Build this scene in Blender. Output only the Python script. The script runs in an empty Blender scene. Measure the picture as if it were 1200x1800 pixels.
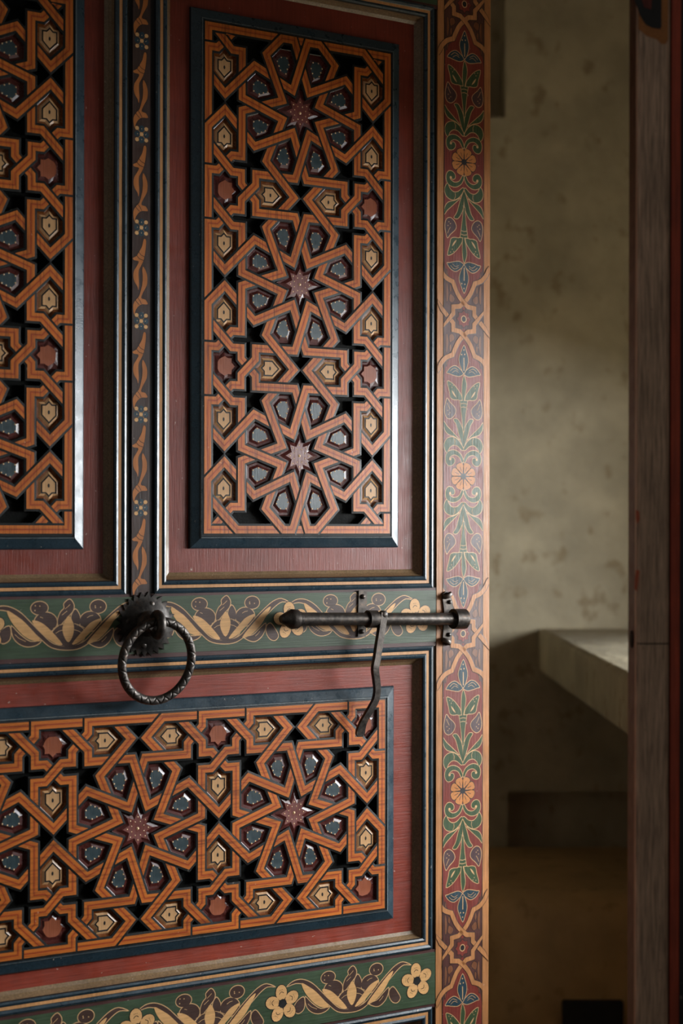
import bpy, math, random
from mathutils import Vector, Matrix
random.seed(7)
PI = math.pi
SC = bpy.context.scene
COL = SC.collection

# ------------------------------------------------------------------ camera, world, lights, exposure
EYE = 1.40
FPX = 3000.0                                   # focal length in pixels of the 1800 px tall frame (60 mm on 36 mm)
cam_d = bpy.data.cameras.new('camera')
cam = bpy.data.objects.new('camera', cam_d)
COL.objects.link(cam)
cam.location = (0, 0, EYE)
cam.rotation_euler = (Matrix.Rotation(PI/2, 3, 'X') @ Matrix.Rotation(0.0022, 3, 'Z')).to_euler()
cam_d.sensor_fit = 'VERTICAL'
cam_d.sensor_height = 36.0
cam_d.lens = 36.0*FPX/1800.0
cam_d.shift_y = 25.0/1800.0
cam_d.dof.use_dof = True
cam_d.dof.focus_distance = 2.19
cam_d.dof.aperture_fstop = 4.2
cam_d.clip_start = 0.05
SC.camera = cam

world = bpy.data.worlds.new('world')
SC.world = world
world.use_nodes = True
bg = world.node_tree.nodes['Background']
bg.inputs['Color'].default_value = (1.0, 0.95, 0.88, 1)
bg.inputs['Strength'].default_value = 0.11

win = bpy.data.lights.new('window_daylight', 'AREA')
win.shape = 'RECTANGLE'
win.size = 3.2                                # along the wall
win.size_y = 1.2                              # height
win.energy = 530.0
win.color = (0.93, 0.97, 1.0)
win_o = bpy.data.objects.new('window_daylight', win)
COL.objects.link(win_o)
win_o.location = (2.20, 2.50, 1.90)
win_o.rotation_euler = (PI/2, 0, PI/2)         # shines towards -X

SC.view_settings.view_transform = 'Standard'
SC.view_settings.look = 'None'
SC.view_settings.gamma = 1.0
SC.view_settings.use_curve_mapping = False
SC.view_settings.exposure = 0.0

# ------------------------------------------------------------------ door frame of reference
THETA = math.atan(3000.0/4800.0)
Z0 = 2.22
CT, ST = math.cos(THETA), math.sin(THETA)
def world_pt(u, h, v):
    """door coordinates in mm (u along the leaf, h out of its face, v above eye level) -> world metres"""
    u, h, v = u/1000, h/1000, v/1000
    return Vector((u*CT + h*ST, Z0 + u*ST - h*CT, EYE + v))

# ------------------------------------------------------------------ materials
def lin(c):
    r = []
    for x in c:
        x /= 255.0
        r.append(x/12.92 if x <= 0.04045 else ((x+0.055)/1.055)**2.4)
    return tuple(r)

def nodes_of(name):
    m = bpy.data.materials.new(name)
    m.use_nodes = True
    nt = m.node_tree
    for n in list(nt.nodes):
        nt.nodes.remove(n)
    out = nt.nodes.new('ShaderNodeOutputMaterial')
    b = nt.nodes.new('ShaderNodeBsdfPrincipled')
    nt.links.new(b.outputs[0], out.inputs[0])
    return m, nt, b

def ramp(nt, src, stops):
    r = nt.nodes.new('ShaderNodeValToRGB')
    e = r.color_ramp.elements
    while len(e) < len(stops):
        e.new(0.5)
    for k, (p, c) in enumerate(stops):
        e[k].position = p
        e[k].color = (c[0], c[1], c[2], 1) if not isinstance(c, (int, float)) else (c, c, c, 1)
    nt.links.new(src, r.inputs[0])
    return r.outputs[0]

def noise(nt, vec, scale, detail=5, rough=0.6):
    n = nt.nodes.new('ShaderNodeTexNoise')
    n.inputs['Scale'].default_value = scale
    n.inputs['Detail'].default_value = detail
    n.inputs['Roughness'].default_value = rough
    nt.links.new(vec, n.inputs['Vector'])
    return n.outputs[0]

def mapped(nt, src, scale):
    mp = nt.nodes.new('ShaderNodeMapping')
    mp.inputs['Scale'].default_value = scale
    nt.links.new(src, mp.inputs['Vector'])
    return mp.outputs[0]

def mix(nt, fac, a, b, kind='MIX'):
    n = nt.nodes.new('ShaderNodeMix')
    n.data_type = 'RGBA'
    n.blend_type = kind
    for i, s in ((0, fac), (6, a), (7, b)):
        if hasattr(s, 'links'):
            nt.links.new(s, n.inputs[i])
        elif i == 0:
            n.inputs[0].default_value = s
        else:
            n.inputs[i].default_value = (s[0], s[1], s[2], 1)
    return n.outputs[2]

def paint(name, rgb, grain='z', rough=0.40, vary=0.30, wear=0.5, bump=0.25, spec=0.5, pale=(205, 190, 175), coat=0.0):
    m, nt, b = nodes_of(name)
    c = lin(rgb)
    tc = nt.nodes.new('ShaderNodeTexCoord').outputs['Object']
    sc = {'z': (1, 1, 0.05), 'x': (0.05, 1, 1), 'n': (1, 1, 1)}[grain]
    g = noise(nt, mapped(nt, tc, sc), 420, 6, 0.65)
    big = noise(nt, tc, 16, 4, 0.6)
    lo = tuple(x*(1-vary) for x in c)
    hi = tuple(min(1, x*(1+vary*0.8)+0.004) for x in c)
    col = ramp(nt, g, [(0.30, lo), (0.70, hi)])
    stain = ramp(nt, big, [(0.32, 0.74), (0.62, 1.06)])
    col = mix(nt, 0.8, col, stain, 'MULTIPLY')
    if wear > 0:
        sp = noise(nt, mapped(nt, tc, (1, 1, 0.6) if grain != 'x' else (0.6, 1, 1)), 230, 3, 0.55)
        th = 0.735-0.035*wear
        f = ramp(nt, sp, [(th, 0.0), (th+0.03, 0.55)])
        col = mix(nt, f, col, lin(pale))
    nt.links.new(col, b.inputs['Base Color'])
    rr = ramp(nt, noise(nt, tc, 60, 4), [(0.3, max(0.05, rough-0.07)), (0.7, rough+0.09)])
    nt.links.new(rr, b.inputs['Roughness'])
    b.inputs['Specular IOR Level'].default_value = spec
    b.inputs['Coat Weight'].default_value = coat
    b.inputs['Coat Roughness'].default_value = 0.25
    bp = nt.nodes.new('ShaderNodeBump')
    bp.inputs['Strength'].default_value = bump
    bp.inputs['Distance'].default_value = 0.0006
    nt.links.new(g, bp.inputs['Height'])
    nt.links.new(bp.outputs[0], b.inputs['Normal'])
    return m

def strap_wood(name, gsc):
    m, nt, b = nodes_of(name)
    uv = nt.nodes.new('ShaderNodeUVMap').outputs[0]
    oi = nt.nodes.new('ShaderNodeObjectInfo').outputs['Random']
    sep = nt.nodes.new('ShaderNodeSeparateXYZ')
    nt.links.new(uv, sep.inputs[0])
    wob = noise(nt, mapped(nt, uv, (1.5, 9, 1)), 2.0, 3)
    add = nt.nodes.new('ShaderNodeMath'); add.operation = 'MULTIPLY_ADD'
    nt.links.new(wob, add.inputs[0]); add.inputs[1].default_value = 0.10
    nt.links.new(sep.outputs[0], add.inputs[2])
    line = ramp(nt, add.outputs[0], [(0.20, lin((198, 112, 42))), (0.40, lin((190, 99, 38))), (0.50, lin((178, 84, 35))),
                                     (0.535, lin((138, 44, 22))), (0.575, lin((140, 46, 22))), (0.605, lin((178, 90, 37))), (0.80, lin((200, 114, 42)))])
    g = noise(nt, mapped(nt, uv, (9, 5, 1)), 6.0, 6, 0.7)
    gr = ramp(nt, g, [(0.30, 0.72), (0.68, 1.10)])
    col = mix(nt, 0.85, line, gr, 'MULTIPLY')
    toc = nt.nodes.new('ShaderNodeTexCoord').outputs['Object']
    board = noise(nt, mapped(nt, toc, gsc), 330, 5, 0.7)
    col = mix(nt, 0.9, col, ramp(nt, board, [(0.34, (0.40, 0.36, 0.34)), (0.50, (0.98, 0.97, 0.96)), (0.70, (1.08, 1.08, 1.08))]), 'MULTIPLY')
    tint = ramp(nt, oi, [(0.0, (0.86, 0.80, 0.74)), (1.0, (1.1, 1.05, 1.0))])
    col = mix(nt, 0.8, col, tint, 'MULTIPLY')
    tc = nt.nodes.new('ShaderNodeTexCoord').outputs['Object']
    sp = noise(nt, tc, 260, 3, 0.55)
    col = mix(nt, ramp(nt, sp, [(0.72, 0.0), (0.75, 0.5)]), col, lin((225, 180, 140)))
    nt.links.new(col, b.inputs['Base Color'])
    b.inputs['Roughness'].default_value = 0.35
    b.inputs['Specular IOR Level'].default_value = 0.62
    bp = nt.nodes.new('ShaderNodeBump')
    bp.inputs['Strength'].default_value = 0.3
    bp.inputs['Distance'].default_value = 0.0006
    nt.links.new(board, bp.inputs['Height'])
    nt.links.new(bp.outputs[0], b.inputs['Normal'])
    return m

def iron(name='wrought_iron', k=1.0):
    m, nt, b = nodes_of(name)
    tc = nt.nodes.new('ShaderNodeTexCoord').outputs['Object']
    n1 = noise(nt, tc, 120, 6, 0.65)
    col = ramp(nt, n1, [(0.35, lin((52*k, 48*k, 45*k))), (0.58, lin((82*k, 76*k, 71*k))), (0.72, lin((104*k, 80*k, 63*k)))])
    nt.links.new(col, b.inputs['Base Color'])
    b.inputs['Metallic'].default_value = 0.75
    nt.links.new(ramp(nt, noise(nt, tc, 300, 4), [(0.3, 0.34), (0.7, 0.56)]), b.inputs['Roughness'])
    bp = nt.nodes.new('ShaderNodeBump')
    bp.inputs['Strength'].default_value = 0.35
    bp.inputs['Distance'].default_value = 0.0008
    nt.links.new(noise(nt, tc, 190, 5, 0.6), bp.inputs['Height'])
    nt.links.new(bp.outputs[0], b.inputs['Normal'])
    return m

def plaster(name, rgb, spot, scale=7.0):
    m, nt, b = nodes_of(name)
    tc = nt.nodes.new('ShaderNodeTexCoord').outputs['Object']
    c = lin(rgb)
    col = ramp(nt, noise(nt, tc, scale, 6, 0.6), [(0.3, tuple(x*0.72 for x in c)), (0.7, tuple(x*1.12 for x in c))])
    f = ramp(nt, noise(nt, mapped(nt, tc, (1, 1, 0.8)), 26, 3, 0.5), [(0.60, 0.0), (0.72, 0.7)])
    col = mix(nt, f, col, lin(spot))
    nt.links.new(col, b.inputs['Base Color'])
    b.inputs['Roughness'].default_value = 0.85
    bp = nt.nodes.new('ShaderNodeBump')
    bp.inputs['Strength'].default_value = 0.35
    bp.inputs['Distance'].default_value = 0.01
    nt.links.new(noise(nt, tc, 30, 6, 0.6), bp.inputs['Height'])
    nt.links.new(bp.outputs[0], b.inputs['Normal'])
    return m

M = {
    'strap': strap_wood('strap_wood_upright', (1, 1, 0.05)),
    'strap_x': strap_wood('strap_wood_level', (0.05, 1, 1)),
    'black': paint('black_paint', (27, 28, 26), 'n', 0.33, 0.3, 0.25, 0.2, pale=(150, 140, 125)),
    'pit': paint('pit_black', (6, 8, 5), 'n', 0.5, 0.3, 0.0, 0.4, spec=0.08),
    'outline': paint('strap_outline', (17, 18, 16), 'n', 0.42, 0.3, 0.35, 0.3, spec=0.35, pale=(120, 115, 105)),
    'maroon': paint('maroon_facet', (78, 30, 24), 'n', 0.29, 0.3, 0.0, 0.25),
    'teal': paint('teal_facet', (38, 60, 66), 'z', 0.36, 0.35, 0.3, 0.4, spec=0.9),
    'amber': paint('amber_facet', (118, 66, 26), 'n', 0.26, 0.45, 0.0, 0.3),
    'cream': paint('cream_top', (206, 160, 112), 'z', 0.34, 0.2, 0.1, 0.3),
    'rosewood': paint('rosewood_top', (150, 82, 54), 'z', 0.34, 0.25, 0.2, 0.35),
    'starred': paint('star_top', (112, 50, 40), 'z', 0.36, 0.3, 0.3, 0.45, spec=0.9),
    'dot': paint('cream_dot', (226, 186, 136), 'n', 0.4, 0.1, 0.0, 0.0),
    'red_z': paint('red_field_z', (120, 46, 30), 'z', 0.40, 0.22, 0.25, 0.5),
    'red_x': paint('red_field_x', (136, 52, 34), 'x', 0.40, 0.22, 0.25, 0.5),
    'blue': paint('blue_moulding', (36, 54, 64), 'n', 0.30, 0.35, 0.35, 0.25),
    'navy': paint('navy_line', (22, 34, 42), 'n', 0.34, 0.3, 0.2, 0.2),
    'line_z': paint('orange_line', (198, 144, 92), 'z', 0.40, 0.2, 0.2, 0.2),
    'cove': paint('brown_cove', (124, 100, 72), 'n', 0.36, 0.35, 0.6, 0.35),
    'green': paint('green_field', (56, 74, 50), 'x', 0.42, 0.28, 0.3, 0.45),
    'plum': paint('maroon_edge', (70, 36, 32), 'x', 0.45, 0.3, 0.5, 0.3),
    'border': paint('stile_border', (176, 120, 74), 'z', 0.39, 0.28, 0.4, 0.6, spec=0.4),
    'stile_red': paint('stile_red', (118, 49, 39), 'z', 0.39, 0.3, 0.35, 0.7, spec=0.4),
    'stile_brown': paint('stile_brown', (80, 46, 40), 'z', 0.37, 0.25, 0.3, 0.4),
    'muntin': paint('muntin_brown', (62, 44, 38), 'z', 0.38, 0.3, 0.3, 0.4),
    'ink': paint('ink', (26, 24, 24), 'n', 0.4, 0.2, 0.0, 0.1),
    'sand': paint('sand_line', (204, 162, 114), 'n', 0.42, 0.15, 0.1, 0.2),
    'leaf': paint('leaf_green', (58, 76, 48), 'z', 0.40, 0.3, 0.35, 0.6, spec=0.38),
    'petal_blue': paint('petal_blue', (38, 60, 70), 'z', 0.40, 0.3, 0.5, 0.6, spec=0.38),
    'bud': paint('bud_purple', (70, 46, 48), 'z', 0.42, 0.25, 0.4, 0.4),
    'flower': paint('flower_orange', (184, 116, 54), 'n', 0.42, 0.2, 0.1, 0.2),
    'umber': paint('umber_leaf', (68, 46, 38), 'x', 0.42, 0.2, 0.25, 0.3),
    'wheat': paint('wheat_leaf', (216, 166, 108), 'x', 0.42, 0.18, 0.1, 0.3),
    'spandrel': paint('spandrel_leaf', (116, 70, 42), 'z', 0.42, 0.25, 0.2, 0.3),
    'vine': paint('vine_orange', (178, 108, 52), 'z', 0.40, 0.2, 0.15, 0.3),
    'iron': iron(),
    'iron_plate': iron('plate_iron', 0.68),
    'edge': paint('ridge_glint_line', (104, 110, 110), 'n', 0.3, 0.4, 0.6, 0.3),  # pale line on the moulding ridge, its specular glint put into the colour
    'iron_dark': paint('iron_groove', (18, 16, 15), 'n', 0.6, 0.2, 0, 0.2),
    'plaster': plaster('plaster_wall', (172, 160, 134), (128, 110, 80)),
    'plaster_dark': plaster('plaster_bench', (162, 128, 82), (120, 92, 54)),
    'hollow_black': paint('hollow_black', (16, 15, 13), 'n', 0.9, 0.3, 0, 0.2),  # flat black painted in for the shade inside mouth, peg hole and crack
    'floor': plaster('floor_plaster', (110, 92, 66), (80, 64, 44)),
    'worn': paint('worn_wood', (206, 172, 146), 'z', 0.46, 0.6, 1.1, 0.9, pale=(150, 110, 90)),
    'worn_edge': paint('worn_edge', (80, 48, 36), 'z', 0.5, 0.5, 0.4, 0.6, pale=(130, 60, 40)),
    'flake': paint('paint_flake', (206, 104, 70), 'z', 0.5, 0.3, 0.2, 0.3),
    'leaf2_red': paint('leaf2_red', (184, 74, 46), 'z', 0.42, 0.3, 0.2, 0.3),
}

# ------------------------------------------------------------------ mesh building
class MB:
    """collects polygons; coordinates are door millimetres (u, h, v)"""
    def __init__(s):
        s.v, s.f, s.m, s.uv, s.mats = [], [], [], [], []
    def mi(s, mat):
        if mat not in s.mats:
            s.mats.append(mat)
        return s.mats.index(mat)
    def add(s, pts, faces, mat, uvs=None):
        o = len(s.v)
        s.v += [tuple(p) for p in pts]
        k = s.mi(mat)
        for f in faces:
            s.f.append([o+i for i in f])
            s.m.append(k)
            s.uv.append([uvs[i] for i in f] if uvs else None)
    def poly(s, pts2, h, mat):
        s.add([(p[0], h, p[1]) for p in pts2], [range(len(pts2))], mat)
    def box(s, u0, u1, h0, h1, v0, v1, mat):
        p = [(u, h, v) for v in (v0, v1) for h in (h0, h1) for u in (u0, u1)]
        s.add(p, [(0, 1, 5, 4), (1, 3, 7, 5), (3, 2, 6, 7), (2, 0, 4, 6), (4, 5, 7, 6), (0, 2, 3, 1)], mat)
    def mesh(s, name, smooth=False):
        me = bpy.data.meshes.new(name)
        me.from_pydata([(p[0]/1000, -p[1]/1000, p[2]/1000) for p in s.v], [], s.f)
        for k in s.mats:
            me.materials.append(M[k])
        for p, k in zip(me.polygons, s.m):
            p.material_index = k
            p.use_smooth = smooth
        if any(s.uv):
            lay = me.uv_layers.new(name='UVMap')
            for p, u in zip(me.polygons, s.uv):
                if u:
                    for li, c in zip(p.loop_indices, u):
                        lay.data[li].uv = c
        me.update()
        return me

def link(name, me, parent=None, loc=(0, 0, 0)):
    o = bpy.data.objects.new(name, me)
    COL.objects.link(o)
    o.parent = parent
    o.location = loc
    return o

def fix_normals(me):
    import bmesh
    bm = bmesh.new(); bm.from_mesh(me)
    bmesh.ops.recalc_face_normals(bm, faces=bm.faces[:])
    bm.to_mesh(me); bm.free()

def empty(name, loc, rz=0.0, label=None, cat=None, kind=None, group=None):
    o = bpy.data.objects.new(name, None)
    COL.objects.link(o)
    o.empty_display_size = 0.05
    o.location = loc
    o.rotation_euler = (0, 0, rz)
    tag(o, label, cat, kind, group)
    return o

def tag(o, label=None, cat=None, kind=None, group=None):
    if label: o['label'] = label
    if cat: o['category'] = cat
    if kind: o['kind'] = kind
    if group: o['group'] = group
    return o

def poly_norm_offset(pts, d):
    """offset a closed outline outwards by d"""
    n = len(pts)
    area = sum(pts[i][0]*pts[(i+1) % n][1]-pts[(i+1) % n][0]*pts[i][1] for i in range(n))
    sg = 1 if area > 0 else -1
    out = []
    for i in range(n):
        a, b, c = Vector(pts[i-1]), Vector(pts[i]), Vector(pts[(i+1) % n])
        e1, e2 = (b-a), (c-b)
        if e1.length < 1e-6 or e2.length < 1e-6:
            out.append(tuple(b)); continue
        e1.normalize(); e2.normalize()
        n1, n2 = Vector((e1.y, -e1.x))*sg, Vector((e2.y, -e2.x))*sg
        m = n1+n2
        if m.length < 1e-3:
            m = n1
        m.normalize()
        k = min(1.8, 1/max(0.35, m.dot(n1)))
        out.append(tuple(b+m*d*k))
    return out

def smooth_closed(pts, n=4):
    out = []
    L = len(pts)
    for i in range(L):
        p0, p1, p2, p3 = (Vector(pts[(i+k-1) % L]) for k in range(4))
        for j in range(n):
            t = j/n
            out.append(tuple(0.5*((2*p1)+(-p0+p2)*t+(2*p0-5*p1+4*p2-p3)*t*t+(-p0+3*p1-3*p2+p3)*t**3)))
    return out

def smooth_open(pts, n=4):
    out = []
    L = len(pts)
    for i in range(L-1):
        p0, p1, p2, p3 = (Vector(pts[min(L-1, max(0, i+k-1))]) for k in range(4))
        for j in range(n):
            t = j/n
            out.append(tuple(0.5*((2*p1)+(-p0+p2)*t+(2*p0-5*p1+4*p2-p3)*t*t+(-p0+3*p1-3*p2+p3)*t**3)))
    out.append(tuple(pts[-1]))
    return out

def ellipse(cx, cy, rx, ry, n=14, rot=0):
    c, s_ = math.cos(rot), math.sin(rot)
    r = []
    for k in range(n):
        a = 2*PI*k/n
        x, y = rx*math.cos(a), ry*math.sin(a)
        r.append((cx+x*c-y*s_, cy+x*s_+y*c))
    return r

def outlined(b, pts, h, fill, line='sand', w=0.7):
    b.poly(poly_norm_offset(pts, w/2), h, line)
    b.poly(poly_norm_offset(pts, -w/2), h+0.12, fill)

def stroke(b, pts, w, h, mat):
    """painted line of width w along an open path"""
    L, R = [], []
    for i, p in enumerate(pts):
        a = Vector(pts[max(0, i-1)]); c = Vector(pts[min(len(pts)-1, i+1)])
        d = c-a
        if d.length < 1e-6:
            d = Vector((1, 0))
        d.normalize()
        n = Vector((-d.y, d.x))
        L.append(Vector(p)+n*w/2); R.append(Vector(p)-n*w/2)
    k = len(pts)
    b.add([(q.x, h, q.y) for q in L+R], [(i, i+1, k+i+1, k+i) for i in range(k-1)], mat)

# ------------------------------------------------------------------ interlaced straps
def line_x(p, d, q, e):
    den = d.x*e.y-d.y*e.x
    if abs(den) < 1e-9:
        return None
    t = ((q.x-p.x)*e.y-(q.y-p.y)*e.x)/den
    return p+d*t

def strap_offsets(pts, off, cut0, cut1):
    """points of the path shifted sideways by off, mitred, its two ends laid on the cut lines"""
    P = [Vector(p) for p in pts]
    D = [(P[i+1]-P[i]).normalized() for i in range(len(P)-1)]
    N = [Vector((-d.y, d.x)) for d in D]
    out = []
    for i in range(len(P)):
        if i == 0:
            q = line_x(P[0]+N[0]*off, D[0], cut0[0], cut0[1]) if cut0 else P[0]+N[0]*off
            if q is None: q = P[0]+N[0]*off
        elif i == len(P)-1:
            q = line_x(P[i]+N[-1]*off, D[-1], cut1[0], cut1[1]) if cut1 else P[i]+N[-1]*off
            if q is None: q = P[i]+N[-1]*off
        else:
            q = line_x(P[i]+N[i-1]*off, D[i-1], P[i]+N[i]*off, D[i])
            if q is None:
                q = P[i]+N[i]*off
        out.append(q)
    return out

def strap_mesh(name, pts, w, wo, cut0, cut1, zb, zt, drop, top='strap', side='outline'):
    rows = [(-w/2, zb), (-w/2, zt-drop), (-wo/2, zt), (wo/2, zt), (w/2, zt-drop), (w/2, zb)]
    b = MB()
    R = [(strap_offsets(pts, o, cut0, cut1), z) for o, z in rows]
    n = len(pts)
    s = [0.0]
    for i in range(n-1):
        s.append(s[-1]+(Vector(pts[i+1])-Vector(pts[i])).length)
    for k in range(5):
        A, za = R[k]; B, zb_ = R[k+1]
        v = [(q.x, za, q.y) for q in A]+[(q.x, zb_, q.y) for q in B]
        uv = [(0.5+0.5*rows[k][0]/(wo/2), t/100) for t in s]+[(0.5+0.5*rows[k+1][0]/(wo/2), t/100) for t in s]
        b.add(v, [(i, i+1, n+i+1, n+i) for i in range(n-1)], top if k == 2 else side, uv)
    for e in (0, n-1):
        b.add([(q[e].x, z, q[e].y) for q, z in R], [range(6)], side)
    return b

def seg_hit(a, b, c, d):
    r, s = b-a, d-c
    den = r.x*s.y-r.y*s.x
    if abs(den) < 1e-9:
        return None
    t = ((c.x-a.x)*s.y-(c.y-a.y)*s.x)/den
    u = ((c.x-a.x)*r.y-(c.y-a.y)*r.x)/den
    if 1e-4 < t < 1-1e-4 and 1e-4 < u < 1-1e-4:
        return t, u
    return None

def weave(chains, seed):
    """chains: list of dict(pts, cut0, cut1). Returns pieces (pts, cut0, cut1), cut where a strap dives under another.
       seed(point, dir_i, dir_j) -> True if i is over, False if j is, None if it has no say."""
    X = []
    per = [[] for _ in chains]
    for i in range(len(chains)):
        for j in range(i, len(chains)):
            A, B = chains[i]['pts'], chains[j]['pts']
            for p in range(len(A)-1):
                for q in range(len(B)-1):
                    if i == j and q <= p+1:
                        continue
                    a, b2, c, d = Vector(A[p]), Vector(A[p+1]), Vector(B[q]), Vector(B[q+1])
                    hit = seg_hit(a, b2, c, d)
                    if hit:
                        k = len(X)
                        X.append([a+(b2-a)*hit[0], i, p, (b2-a).normalized(), j, q, (d-c).normalized(), None])
                        per[i].append((p+hit[0], k, 0)); per[j].append((q+hit[1], k, 1))
    for L in per:
        L.sort()
    todo = []
    for k, x in enumerate(X):
        r = seed(x[0], x[3], x[6])
        if r is not None:
            x[7] = r
            todo.append(k)
            break
    nxt = 0
    while True:
        while todo:
            k = todo.pop()
            for L in per:
                for n, (t, kk, side) in enumerate(L):
                    if kk != k:
                        continue
                    over = X[k][7] if side == 0 else not X[k][7]
                    for m in (n-1, n+1):
                        if 0 <= m < len(L):
                            _, k2, s2 = L[m]
                            if X[k2][7] is None:
                                X[k2][7] = (not over) if s2 == 0 else over
                                todo.append(k2)
        rest = [k for k, x in enumerate(X) if x[7] is None]
        if not rest:
            break
        X[rest[0]][7] = True
        todo.append(rest[0])
    pieces = []
    for i, ch in enumerate(chains):
        w2 = ch['w']/2
        pts = [Vector(p) for p in ch['pts']]
        stops = []
        for t, k, side in per[i]:
            x = X[k]
            over = x[7] if side == 0 else not x[7]
            if not over:
                stops.append((t, x[0], x[6] if side == 0 else x[3], x[3] if side == 0 else x[6]))
        cur = [pts[0]]; ct = 0.0; c0 = ch.get('cut0')
        for t, P, od, sd in stops:
            seg = [pts[m] for m in range(len(pts)) if ct < m < t and m > 0]
            nrm = Vector((-od.y, od.x))
            sgn = 1 if nrm.dot(sd) > 0 else -1
            pieces.append((cur+seg+[P], c0, (P-nrm*sgn*w2, od), ch))
            c0 = (P+nrm*sgn*w2, od)
            cur = [P]; ct = t
        seg = [pts[m] for m in range(len(pts)) if m > ct and 0 < m < len(pts)-1]
        pieces.append((cur+seg+[pts[-1]], c0, ch.get('cut1'), ch))
    return pieces

NP, PP, TP, QP, RP = (-.11, .245), (.075, .78), (.6, .78), (-.615, .465), (-1., .09)
BASE_EDGES = [(NP, PP), (PP, TP), (TP, (.6, .905)), ((.6, .905), (.695, 1.)), ((.695, 1.), (.787, .908)), ((.787, .908), (.787, .787)), (NP, QP), (QP, RP)]
def d4(p):
    x, y = p
    return [(x, y), (-x, y), (x, -y), (-x, -y), (y, x), (-y, x), (y, -x), (-y, -x)]

BW = 0.138       # strap width in pattern units, outlines included
BO = 0.087       # its orange top
BORDER = 1.212

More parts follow.
